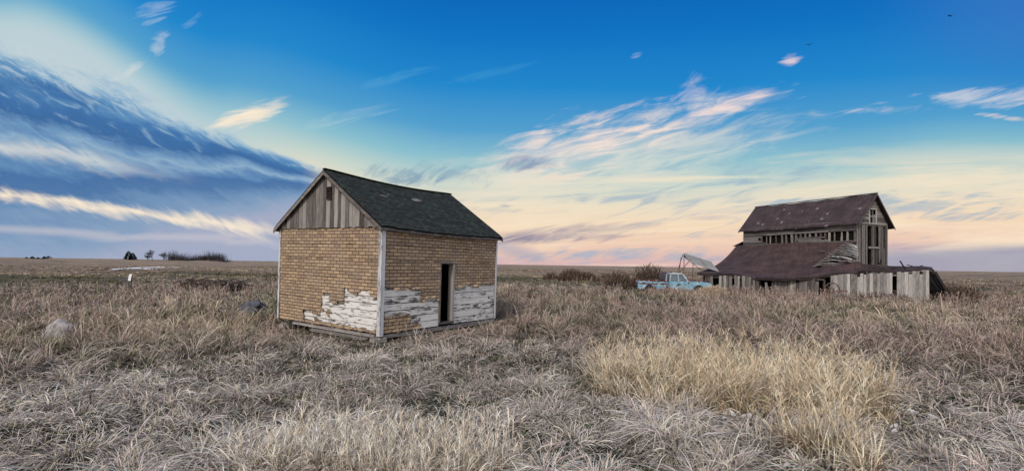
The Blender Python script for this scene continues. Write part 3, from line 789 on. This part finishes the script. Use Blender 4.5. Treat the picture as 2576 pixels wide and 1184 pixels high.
def vn(x,y,s):
    x=x*s+57.3; y=y*s+91.7; xi=np.floor(x).astype(int); yi=np.floor(y).astype(int); fx=x-xi; fy=y-yi; fx=fx*fx*(3-2*fx); fy=fy*fy*(3-2*fy)
    a=TB[xi%256,yi%256]; b_=TB[(xi+1)%256,yi%256]; c=TB[xi%256,(yi+1)%256]; d_=TB[(xi+1)%256,(yi+1)%256]
    return (a*(1-fx)+b_*fx)*(1-fy)+(c*(1-fx)+d_*fx)*fy
def tuss(x,y): return vn(x,y,2.1)*.55+vn(x,y,4.7)*.45
shM=np.array([[math.cos(math.radians(56.4)),math.sin(math.radians(56.4))],[-math.sin(math.radians(56.4)),math.cos(math.radians(56.4))]])
def blocked(x,y,pad=0.0):
    q=shM@np.stack([x-SO[0],y-SO[1]])
    s=(q[0]>-.18-pad)&(q[0]<LX+.1+pad)&(q[1]>-.18-pad)&(q[1]<LY+.1+pad)
    tk=(np.abs(x-12.35)<2.6)&(np.abs(y-36.7)<.9)
    rk=((x+11.5)**2+(y-12.1)**2<.10)|((x+10)**2+(y-18.4)**2<.2)
    if pad>0: rk|=((x+11.3)**2+(y-11.6)**2<.6)|((x+9.8)**2+(y-17.4)**2<1.6)
    c,s_=math.cos(rotB),math.sin(rotB); u=(x-22.7)*c+(y-46.8)*s_; v=-(x-22.7)*s_+(y-46.8)*c
    br=(u>-.1)&(u<BX+.1)&(v>-.1)&(v<BY+.1)
    d=(27.7-16.0)*(y-39.9)-(31.7-39.9)*(x-16.0)
    lt=(d>2)&(x<31.5)&(y<46)&(x>16.2)&((31.5-27.7)*(y-31.7)-(36.2-31.7)*(x-27.7)>0)
    sn=np.zeros_like(s)
    for (sx,sy,a,b_) in SN: sn|=((x-sx)/(a*.9+pad*.3))**2+((y-sy)/(b_*.9+pad*.3))**2<1
    return s|tk|rk|br|lt|sn
def sample(n,a,b_,e,half=56):
    r=(a**e+rng.random(n)*(b_**e-a**e))**(1/e); th=np.radians(90+rng.uniform(-half,half,n)); x=r*np.cos(th); y=r*np.sin(th)
    k=~blocked(x,y); return x[k],y[k],r[k]
def gold(x,y):
    a=((x-3.95)/2.15)**2+((y-8.15)/1.5)**2+1.3*(vn(x,y,1.4)-.5)+.7*(vn(x,y,4)-.5); b_=((x-3.4)/.32)**2+((y-5.3)/.75)**2+1.2*(vn(x,y,3)-.45); c=((x+1.5)/1.4)**2+((y-4.8)/.5)**2+1.6*(vn(x,y,3.1)-.4)
    return a<1,b_<1,c<1
def lerp(a,b,t): return a+(b-a)*t[:,None]
def tufts(n,a,b_,nb,e,segs,sp=1.0):
    x,y,r=sample(n,a,b_,e); N=len(x)
    ga,gb,gc=gold(x,y)
    pn=wob(x,y,.55,.3); pn2=vn(x,y,1.1)*2-1; pn3=wob(x,y,.23,4); hm=(tuss(x,y)-.5)*2
    tone=rng.random(N)
    grey=np.array([.35,.30,.25]); pale=np.array([.72,.64,.55]); green=np.array([.15,.17,.095]); mauve=np.array([.37,.275,.235]); brown=np.array([.34,.265,.205]); tan=np.array([.56,.46,.33]); goldc=np.array([.68,.545,.365])
    col=lerp(grey,pale,np.clip(tone*.8-.10+pn2*.35+hm*.6,0,1)); 
    kg=(tone<.22+.25*np.clip(pn+.1,0,1)-.35*hm); col[kg]=green*(.8+rng.random((kg.sum(),1))*.7)
    mt=np.clip((r-9.5)/5,0,1)*np.clip(1-(r-36)/20,0,1); mc=lerp(mauve,brown,np.clip(.5+pn*1.3,0,1)); mc=lerp(mauve[None,:]*np.ones((N,1)),np.tile(grey*1.2,(N,1)),np.clip(.4+pn3*1.3+pn2*.3,0,1))*.55+mc*.45
    tanm=np.clip((pn3-.05)*3+pn2*.6,0,1)[:,None]*.75; mc=mc*(1-tanm)+tan*tanm
    gm=(rng.random(N)<.12+.35*np.clip(vn(x,y,.22)-.45,0,1)*2)&(r>9); mc[gm]=np.array([.19,.195,.11])
    col=col*(1-mt[:,None]*.8)+mc*mt[:,None]*.8
    st_=vn(x,y*2.2,.10); ft=np.clip((r-44)/12,0,1)[:,None]; fc=lerp(np.array([.17,.16,.085]),np.array([.48,.39,.26]),np.clip((st_-.35)*2.6+rng.normal(0,.25,N),0,1)); col=col*(1-ft)+fc*ft
    field=(r+8*pn3>80); col[field]=lerp(np.array([.17,.12,.08]),np.array([.70,.55,.38]),np.clip(rng.random(field.sum())*.9+(vn(x,y*2,.05)[field]-.45),0,1))
    LL=.22+.16*rng.random(N); LL=LL*np.clip(.85+.9*hm,.35,1.6); LL=LL*(1+.8*mt); up=np.full(N,.72)+.25*mt*rng.random(N); LL[r>48]=.28; LL[field]=.18+.22*rng.random(field.sum()); 
    LL[kg&(r<14)]*=.6
    any_g=ga|gb|gc; col[any_g]=goldc*(.6+.55*rng.random((any_g.sum(),1)))*np.clip(.9+.35*hm[any_g],.5,1.2)[:,None]; 
    pg=any_g&(rng.random(N)<.4); col[pg]=np.array([.74,.64,.49])
    col[gc]=lerp(np.array([.60,.51,.38]),pale,rng.random(gc.sum()))
    LL[ga]=(.46+.30*rng.random(ga.sum()))*np.clip(1+.6*hm[ga],.5,1.4); LL[gb]=.42; LL[gc]=.36; up[ga|gb]=.88; up[gc]=.85
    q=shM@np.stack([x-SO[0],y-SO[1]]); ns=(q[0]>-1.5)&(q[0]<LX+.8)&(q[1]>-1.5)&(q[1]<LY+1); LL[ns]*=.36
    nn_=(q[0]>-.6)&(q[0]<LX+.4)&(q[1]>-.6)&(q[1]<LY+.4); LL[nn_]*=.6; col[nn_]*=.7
    near_s=((x+11.3)**2+(y-11.6)**2<.5)|((x+9.8)**2+(y-17.4)**2<1.6); LL[near_s]*=.6
    for (sx,sy,a_,c_) in SN[:13]: 
        k=(np.abs(x-sx*(1-.2/sy))<a_+.08)&(y<sy+c_)&(y>sy-c_-.40); LL[k]*=.35
    e_=.06; gx=tuss(x+e_,y)-tuss(x-e_,y); gy=tuss(x,y+e_)-tuss(x,y-e_); lodge=np.arctan2(-gy,-gx)+rng.normal(0,.5,N)
    lp=rng.uniform(.3,1.1,N)
    rep=np.repeat(np.arange(N),nb); K=len(rep); th=rng.uniform(0,2*np.pi,K); spread=(.04+.05*rng.random(N))*(1+np.clip(r/22,0,4))*sp
    rr=np.abs(rng.normal(0,1,K))*spread[rep]
    P=np.empty((K,3)); P[:,0]=x[rep]+np.cos(th)*rr; P[:,1]=y[rep]+np.sin(th)*rr; P[:,2]=gz(P[:,0],P[:,1])-.01+np.where(r[rep]<20,np.clip(hm[rep],-.5,1)*.06,0)
    ok=~blocked(P[:,0],P[:,1]); 
    dx=np.cos(th)*.6+np.cos(lodge[rep])*lp[rep]+rng.normal(0,.35,K); dy=np.sin(th)*.6+np.sin(lodge[rep])*lp[rep]+rng.normal(0,.35,K); ang=np.arctan2(dy,dx)
    upb=up[rep]*rng.uniform(.6,1.15,K); upr=np.clip((up[rep]-.72)/.25,0,1)
    lean=rng.uniform(.45,1.0,K)*(1-.55*upr); droop=rng.uniform(.25,.8,K)*(1-.55*upr)
    L=LL[rep]*rng.uniform(.55,1.4,K); W=np.maximum(.006+.008*rng.random(K),r[rep]*.0010*rng.uniform(.7,1.6,K))
    cb=np.clip(col[rep]*rng.uniform(.5,1.35,(K,1))*(1+rng.normal(0,.04,(K,3))),.02,.88)
    return blades(P[ok],ang[ok],L[ok],lean[ok],upb[ok],droop[ok],W[ok],cb[ok],segs)
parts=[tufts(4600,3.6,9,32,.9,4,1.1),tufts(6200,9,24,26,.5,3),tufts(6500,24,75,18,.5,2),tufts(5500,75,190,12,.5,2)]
build_stuff('grass',parts,M['blade'],'dense tangled dry winter grass in tan and grey','grass')
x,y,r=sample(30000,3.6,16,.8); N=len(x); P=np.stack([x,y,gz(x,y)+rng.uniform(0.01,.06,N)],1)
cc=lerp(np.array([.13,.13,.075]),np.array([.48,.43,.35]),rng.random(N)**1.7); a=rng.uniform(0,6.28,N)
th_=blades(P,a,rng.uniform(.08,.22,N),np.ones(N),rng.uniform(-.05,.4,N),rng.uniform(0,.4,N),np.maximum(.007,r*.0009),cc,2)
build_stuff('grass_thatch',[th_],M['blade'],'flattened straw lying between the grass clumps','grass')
def weeds(n,a,b_,cond,hr,c0,c1,sub=7,pos=None,wk=1.0):
    if pos is not None:
        cx,cy,rx,ry=pos; q=np.sqrt(rng.random(n)); t_=rng.uniform(0,6.28,n); x=cx+np.cos(t_)*q*rx; y=cy+np.sin(t_)*q*ry; r=np.hypot(x,y); k=~blocked(x,y); q=q[k]
    else:
        x,y,r=sample(n,a,b_,.6); k=cond(x,y,r); q=None
    x,y,r=x[k],y[k],r[k]; N=len(x)
    P=np.stack([x,y,gz(x,y)-.02],1); L=rng.uniform(*hr,N)
    if q is not None: L*=np.sqrt(1.05-q*q)
    ang=rng.uniform(0,6.28,N); lean=rng.uniform(.05,.35,N); one=np.ones(N); W=np.maximum(.006,r*.0006)*wk; col=lerp(c0,c1,rng.random(N))
    A=blades(P,ang,L,lean,one,one*.06,W,col,3)
    rep=np.repeat(np.arange(N),sub); K=len(rep); t=rng.uniform(.45,1,K); Pb=P[rep].copy(); h=(L*lean)[rep]*t**1.4; Pb[:,0]+=np.cos(ang[rep])*h; Pb[:,1]+=np.sin(ang[rep])*h; Pb[:,2]+=L[rep]*(t-.06*t**2.6)
    Bp=blades(Pb,rng.uniform(0,6.28,K),L[rep]*rng.uniform(.10,.24,K),rng.uniform(.3,.9,K),rng.uniform(.5,1,K),rng.uniform(0,.3,K),W[rep]*1.3,np.clip(col[rep]*rng.uniform(.7,1.25,(K,1)),0,.8),2,root_shade=.8,tipl=1.2)
    return [A,Bp]
mv=np.array([.31,.225,.195]); mv2=np.array([.50,.395,.335])
pw=[]
pw+=weeds(9000,11,42,lambda x,y,r:(wob(x,y,.4,2)+.35*wob(x,y,1.5,.4)+np.where(x<-5,.35,.0)>.15)&(r>12.5+2*wob(x,y,.7,1))&~blocked(x,y,.9),(.4,.85),mv,mv2)
pw+=weeds(8000,28,60,lambda x,y,r:(x>4)&(wob(x,y,.3,2)>.0)&~blocked(x,y,.2),(.5,.9),mv*.85,mv2*.85)
pw+=weeds(3000,4.2,11,lambda x,y,r:(tuss(x,y)>.55)&~blocked(x,y,.4),(.28,.46),np.array([.46,.39,.32]),np.array([.76,.68,.58]))
pw+=weeds(8000,4.3,12,lambda x,y,r:(gold(x,y)[0]|gold(x,y)[1])&~blocked(x,y,.3),(.45,.95),np.array([.60,.47,.31]),np.array([.82,.70,.52]),11)
pw+=weeds(4200,4.0,6.5,lambda x,y,r:gold(x,y)[2],(.3,.62),np.array([.64,.55,.42]),np.array([.86,.79,.68]),10)
dk=np.array([.075,.055,.045]); dk2=np.array([.19,.14,.11])
for pos,n,h in (((7.6,60,1.9,1.2),700,(1.0,1.7)),((9.6,62,1.6,1.2),500,(.8,1.3)),((5.2,63,1.2,1),260,(.6,1.1)),((11.8,60,1.4,1),260,(.6,1.2)),((12.6,44,1.6,1),420,(1.4,2.5)),((9.4,42,1.4,1),350,(1.1,1.8)),((15.2,39.3,.8,.5),180,(.6,1.1)),((29.6,31.8,1.3,1.2),420,(.7,1.3)),((31.5,33.5,1.5,1.2),300,(.6,1.1)),((-20.5,32,3,1),400,(.5,.9)),((24.5,32.2,3.2,.4),260,(.35,.7)),((18.5,36.6,3,.5),260,(.35,.7))):
    pw+=weeds(n,0,0,None,h,dk,dk2,6,pos,1.2)
pw+=weeds(420,0,0,None,(.5,.85),np.array([.45,.36,.25]),np.array([.66,.55,.40]),7,(14.6,34.9,1.3,.5),1.2)
pw+=weeds(420,0,0,None,(.35,.6),mv,mv2,7,(11.8,35.2,2.6,.4),1.2)
build_stuff('tall_weeds',pw,M['blade'],'thin branching mauve-brown weed stalks','weeds')
# ================================================================ SKY
wd=bpy.data.worlds.new('World'); scene.world=wd; wd.use_nodes=True; nt=wd.node_tree; nt.nodes.clear(); g=G(nt)
try: wd.cycles.sampling_method='NONE'
except Exception as e: print(e)
tc=g.n('ShaderNodeTexCoord').outputs['Generated']; dx,dy,dz=g.sep(tc)
yy=g.m('MAXIMUM',dy,.15); u=g.m('DIVIDE',dx,yy); v=g.m('DIVIDE',dz,yy); nu=g.mul(u,-1.0)
lowf=g.noise(g.vec(u,g.mul(v,2.0)),1.5,1,.5)
ve=g.sub(v,g.mul(g.ss(nu,.1,.6),.10)); ve=g.sub(ve,g.mul(g.ss(nu,.6,1.05),.2)); ve=g.sub(ve,g.mul(g.ss(u,.3,1.0),.03)); ve=g.add(ve,g.mul(g.sub(lowf,.5),.05))
def st(l): return [(p/.6,lin(c)) for p,c in l]
col=g.ramp(g.m('DIVIDE',ve,.6),st([(0,(218,182,180)),(.025,(236,200,180)),(.07,(243,216,186)),(.12,(234,222,198)),(.165,(198,213,204)),(.215,(140,192,206)),(.28,(84,160,206)),(.37,(36,136,204)),(.48,(18,116,195)),(.6,(10,98,182))]))
col=g.mix(g.mul(g.mul(g.ss(u,.7,1.1),g.ss(v,.3,.5)),.5),col,lin((70,125,198)))
col=g.mix(g.mul(g.mul(g.ss(nu,.35,.8),g.ss(ve,.27,.18)),g.mul(g.ss(v,.2,.28),.9)),col,lin((190,208,216)))
r1=math.radians(14); 
A1=g.add(g.mul(u,math.cos(r1)),g.mul(v,math.sin(r1))); B1=g.sub(g.mul(v,math.cos(r1)),g.mul(u,math.sin(r1)))
NA=g.noise(g.vec(g.mul(A1,8.0),g.mul(B1,46.0)),1,5,.60,.9)
NB=g.noise(g.vec(g.mul(g.add(u,v),11.0),g.mul(g.sub(v,g.mul(u,.55)),34.0),4.0),1,5,.62,.7)
n1=g.noise(g.vec(g.mul(u,1.5),g.mul(g.sub(v,g.mul(u,.05)),17.0)),1,5,.62,.5)
msk=g.mul(g.ss(v,.28,.16),g.ss(u,-.25,.05))
col=g.mix(g.mul(g.mul(msk,g.ss(n1,.44,.64)),.75),col,lin((251,231,202)))
col=g.mix(g.mul(g.mul(msk,g.ss(g.add(g.mul(n1,.65),g.mul(NA,.35)),.49,.38)),.65),col,lin((142,174,200)))
vb=g.add(v,g.mul(g.sub(n1,.5),.04)); thr=g.sub(vb,g.mul(g.ss(u,.2,1.1),.05))
col=g.mix(g.mul(g.ss(thr,.012,-.02),g.mul(g.ss(u,.3,.85),.8)),col,lin((150,156,180)))
col=g.mix(g.mul(g.ss(nu,.22,.5),g.mul(g.ss(v,.2,.12),.85)),col,lin((148,168,194)))
du=g.m('MAXIMUM',g.sub(-.33,u),.004); dv=g.sub(v,.160)
s0=g.m('DIVIDE',dv,g.add(du,.03)); ln=g.m('LOGARITHM',du,2.718)
f1=g.noise(g.vec(g.mul(ln,1.3),g.mul(s0,5.0),g.mul(u,1.2)),1,4,.55,.4)
f2=g.noise(g.vec(g.mul(g.add(u,v),30.0),g.mul(g.add(v,g.mul(u,.30)),44.0)),1,4,.6,.8)
f3=g.noise(g.vec(g.mul(u,5.0),g.mul(g.add(v,g.mul(u,.30)),18.0),3.0),1,4,.55,.5)
s=g.add(s0,g.add(g.mul(g.sub(f1,.5),.14),g.add(g.mul(g.sub(f2,.5),.10),g.mul(g.sub(f3,.5),.18))))
fan=g.ramp(g.m('DIVIDE',g.add(s,.3),.8),[((a+.3)/.8,lin(c)) for a,c in [(-.28,(164,172,196)),(-.16,(138,162,192)),(-.07,(112,146,184)),(-.01,(84,122,168)),(.05,(76,116,166)),(.095,(102,142,184)),(.13,(142,174,200)),(.17,(108,148,188)),(.215,(64,108,160)),(.26,(66,114,168)),(.31,(96,144,188)),(.36,(146,182,208)),(.42,(190,208,216))]])
lite=g.mul(g.ss(s0,.0,.3),g.ss(f2,.54,.70)); fan=g.mix(g.mul(lite,.4),fan,lin((172,196,212)))
fa=g.mul(g.ss(s,.46,.32),g.ss(du,0.0,.12))
fa=g.mul(fa,g.m('SUBTRACT',1.0,g.mul(g.ss(s0,.27,.38),g.mul(g.ss(f2,.46,.6),.6))))
col=g.mix(fa,col,fan)
vl=g.sub(.146,g.mul(g.add(u,1.073),.143)); db=g.m('ABSOLUTE',g.add(g.sub(v,vl),g.mul(g.sub(f3,.5),.06)))
bn=g.add(db,g.mul(g.sub(f2,.5),.03))
col=g.mix(g.mul(g.mul(g.ss(bn,.022,-.004),g.ss(nu,.40,.6)),.95),col,lin((250,234,210)))
vl=g.sub(.255,g.mul(g.add(u,1.073),.19)); db=g.m('ABSOLUTE',g.add(g.sub(v,vl),g.mul(g.sub(f1,.5),.06))); bn=g.add(db,g.mul(g.sub(f2,.5),.04))
col=g.mix(g.mul(g.mul(g.ss(bn,.022,-.006),g.ss(nu,.62,.95)),.75),col,lin((222,222,216)))
vl2=g.sub(.075,g.mul(g.add(u,1.073),.06)); db=g.m('ABSOLUTE',g.add(g.sub(v,vl2),g.mul(g.sub(f1,.5),.04)))
col=g.mix(g.mul(g.mul(g.ss(db,.014,.0),g.ss(nu,.42,.55)),.5),col,lin((205,200,206)))
def cloud(col,uc,vc,ang,le,wi,c,st_=1.0,k=2.2,N_=None,thr=(.1,1.6)):
    a=math.radians(ang); X=g.sub(u,uc); Y=g.sub(v,vc)
    A=g.add(g.mul(X,math.cos(a)),g.mul(Y,math.sin(a))); B=g.sub(g.mul(Y,math.cos(a)),g.mul(X,math.sin(a)))
    n=N_ or NA
    qa=g.m('DIVIDE',A,le); qb=g.m('DIVIDE',B,wi); q=g.add(g.mul(qa,qa),g.mul(qb,qb))
    mk=g.ss(g.add(g.sub(1.0,q),g.mul(g.sub(n,.5),k)),*thr)
    return g.mix(g.mul(mk,st_),col,lin(c))
for a in ((-.5525,.313,22,.105,.03,(252,234,210),1,3.2),(.589,.431,22,.032,.015,(236,214,214),.8,4),(1.02,.352,4,.18,.024,(226,222,224),.65,4.5),(.79,.326,2,.11,.013,(228,222,220),.6,4),(1.03,.308,-6,.06,.007,(238,220,208),.7,3.5),
          (.26,.4375,25,.016,.008,(170,190,222),.5,3),(-.348,.308,14,.12,.018,(170,204,214),.45,4.5),(-.24,.39,14,.10,.014,(90,165,212),.4,4.5),(-.7525,.529,25,.05,.03,(176,198,220),.55,5),(-.736,.464,35,.03,.024,(196,208,222),.55,5),(-.667,.5125,35,.035,.009,(140,182,218),.4,4.5),(-.807,.404,32,.055,.013,(222,222,222),.5,4.5),(-.05,.40,12,.12,.012,(70,155,208),.4,4.5)):
    col=cloud(col,*a[:7],k=a[7],N_=NA if a[2]<30 else NB)
col=cloud(col,.24,.23,10,.38,.065,(232,226,212),.75,3.0,NA,(-.3,1.7))
c0=g.add(.222,g.mul(g.add(u,.03),.222)); dd=g.sub(v,c0)
ww=g.add(.016,g.mul(g.mul(g.ss(u,.56,.15),g.ss(u,-.15,.1)),.045)); q=g.m('DIVIDE',dd,ww); q=g.mul(q,q)
mk=g.ss(g.add(g.sub(1.0,q),g.add(g.mul(g.sub(NA,.5),3.6),g.mul(g.sub(NB,.5),2.0))),-.2,1.9); mk=g.mul(mk,g.mul(g.ss(u,-.10,.08),g.ss(u,.60,.48)))
wc=g.mix(g.ss(NA,.4,.62),lin((186,196,210)),lin((250,228,214)))
col=g.mix(g.mul(mk,.9),col,wc)
col=cloud(col,.40,.345,-32,.075,.05,(220,212,218),.5,4.5,NB)
col=cloud(col,.42,.325,12,.20,.04,(170,192,214),.45,4.5,NA)
col=cloud(col,.46,.335,17,.14,.018,(252,224,214),.85,2.6,NA)
col=cloud(col,.24,.272,12,.18,.019,(250,226,212),.8,3.2,NA)
col=cloud(col,.10,.236,8,.14,.03,(216,210,212),.6,4.5,NB)
col=cloud(col,.035,.212,4,.075,.022,(112,132,174),.75,3.6,NB)
col=cloud(col,.12,.19,10,.13,.022,(244,222,206),.7,4,NA)
col=cloud(col,-.13,.19,-8,.10,.024,(104,152,186),.55,4.5,NB)
col=cloud(col,-.24,.185,-8,.11,.024,(88,136,174),.65,4.5,NB)
col=cloud(col,.11,.064,4,.21,.024,(128,128,160),.95,2.8,NA)
col=cloud(col,.03,.054,3,.14,.015,(116,120,156),.8,3.4,NA)
col=cloud(col,.27,.083,4,.07,.010,(136,142,172),.7,3,NA)
col=cloud(col,.43,.098,2,.07,.007,(186,178,188),.6,3,NA)
col=cloud(col,-.04,.115,-2,.07,.009,(120,152,184),.6,3.4,NA)
col=cloud(col,-.015,.123,-4,.02,.0045,(84,116,160),.85,1.5,NA)
col=cloud(col,.01,.026,-14,.10,.024,(148,158,188),.85,2.4,n1)
col=cloud(col,.55,.115,2,.30,.010,(150,176,200),.5,4.0,n1)
back=g.ramp(g.add(g.mul(dz,.9),.05),[(0,C(1.0,.86,.74)),(.15,C(1.2,1.06,.92)),(.5,C(.8,.83,.9)),(1,C(.42,.56,.8))])
col=g.mix(g.ss(dy,.2,-.15),col,back)
col=g.mix(g.ss(dz,-.01,-.06),col,lin((120,110,100)))
bg=g.n('ShaderNodeBackground'); bg.inputs[1].default_value=1.0; g.put(bg.inputs[0],col); out=g.n('ShaderNodeOutputWorld'); nt.links.new(bg.outputs[0],out.inputs[0])
# ================================================================ FILL SUN + CAMERA
sl=bpy.data.lights.new('fill_sun','SUN'); sl.energy=2.5; sl.angle=math.radians(9); sl.color=(1,.88,.77)  # added fill from behind the camera, brightens ground and walls
so=bpy.data.objects.new('fill_sun',sl); so.rotation_euler=Vector((.30,.72,-.66)).to_track_quat('-Z','Y').to_euler(); COL.objects.link(so)
cd=bpy.data.cameras.new('camera'); cd.sensor_width=36; cd.lens=16.77; cd.shift_y=.0283; cd.clip_end=20000; cd.clip_start=.05
co=bpy.data.objects.new('camera',cd); co.location=(0,0,1.9); co.rotation_euler=(math.radians(90),0,0); COL.objects.link(co); scene.camera=co
for o in bpy.data.objects:
    if '_loc' in o.keys(): del o['_loc']
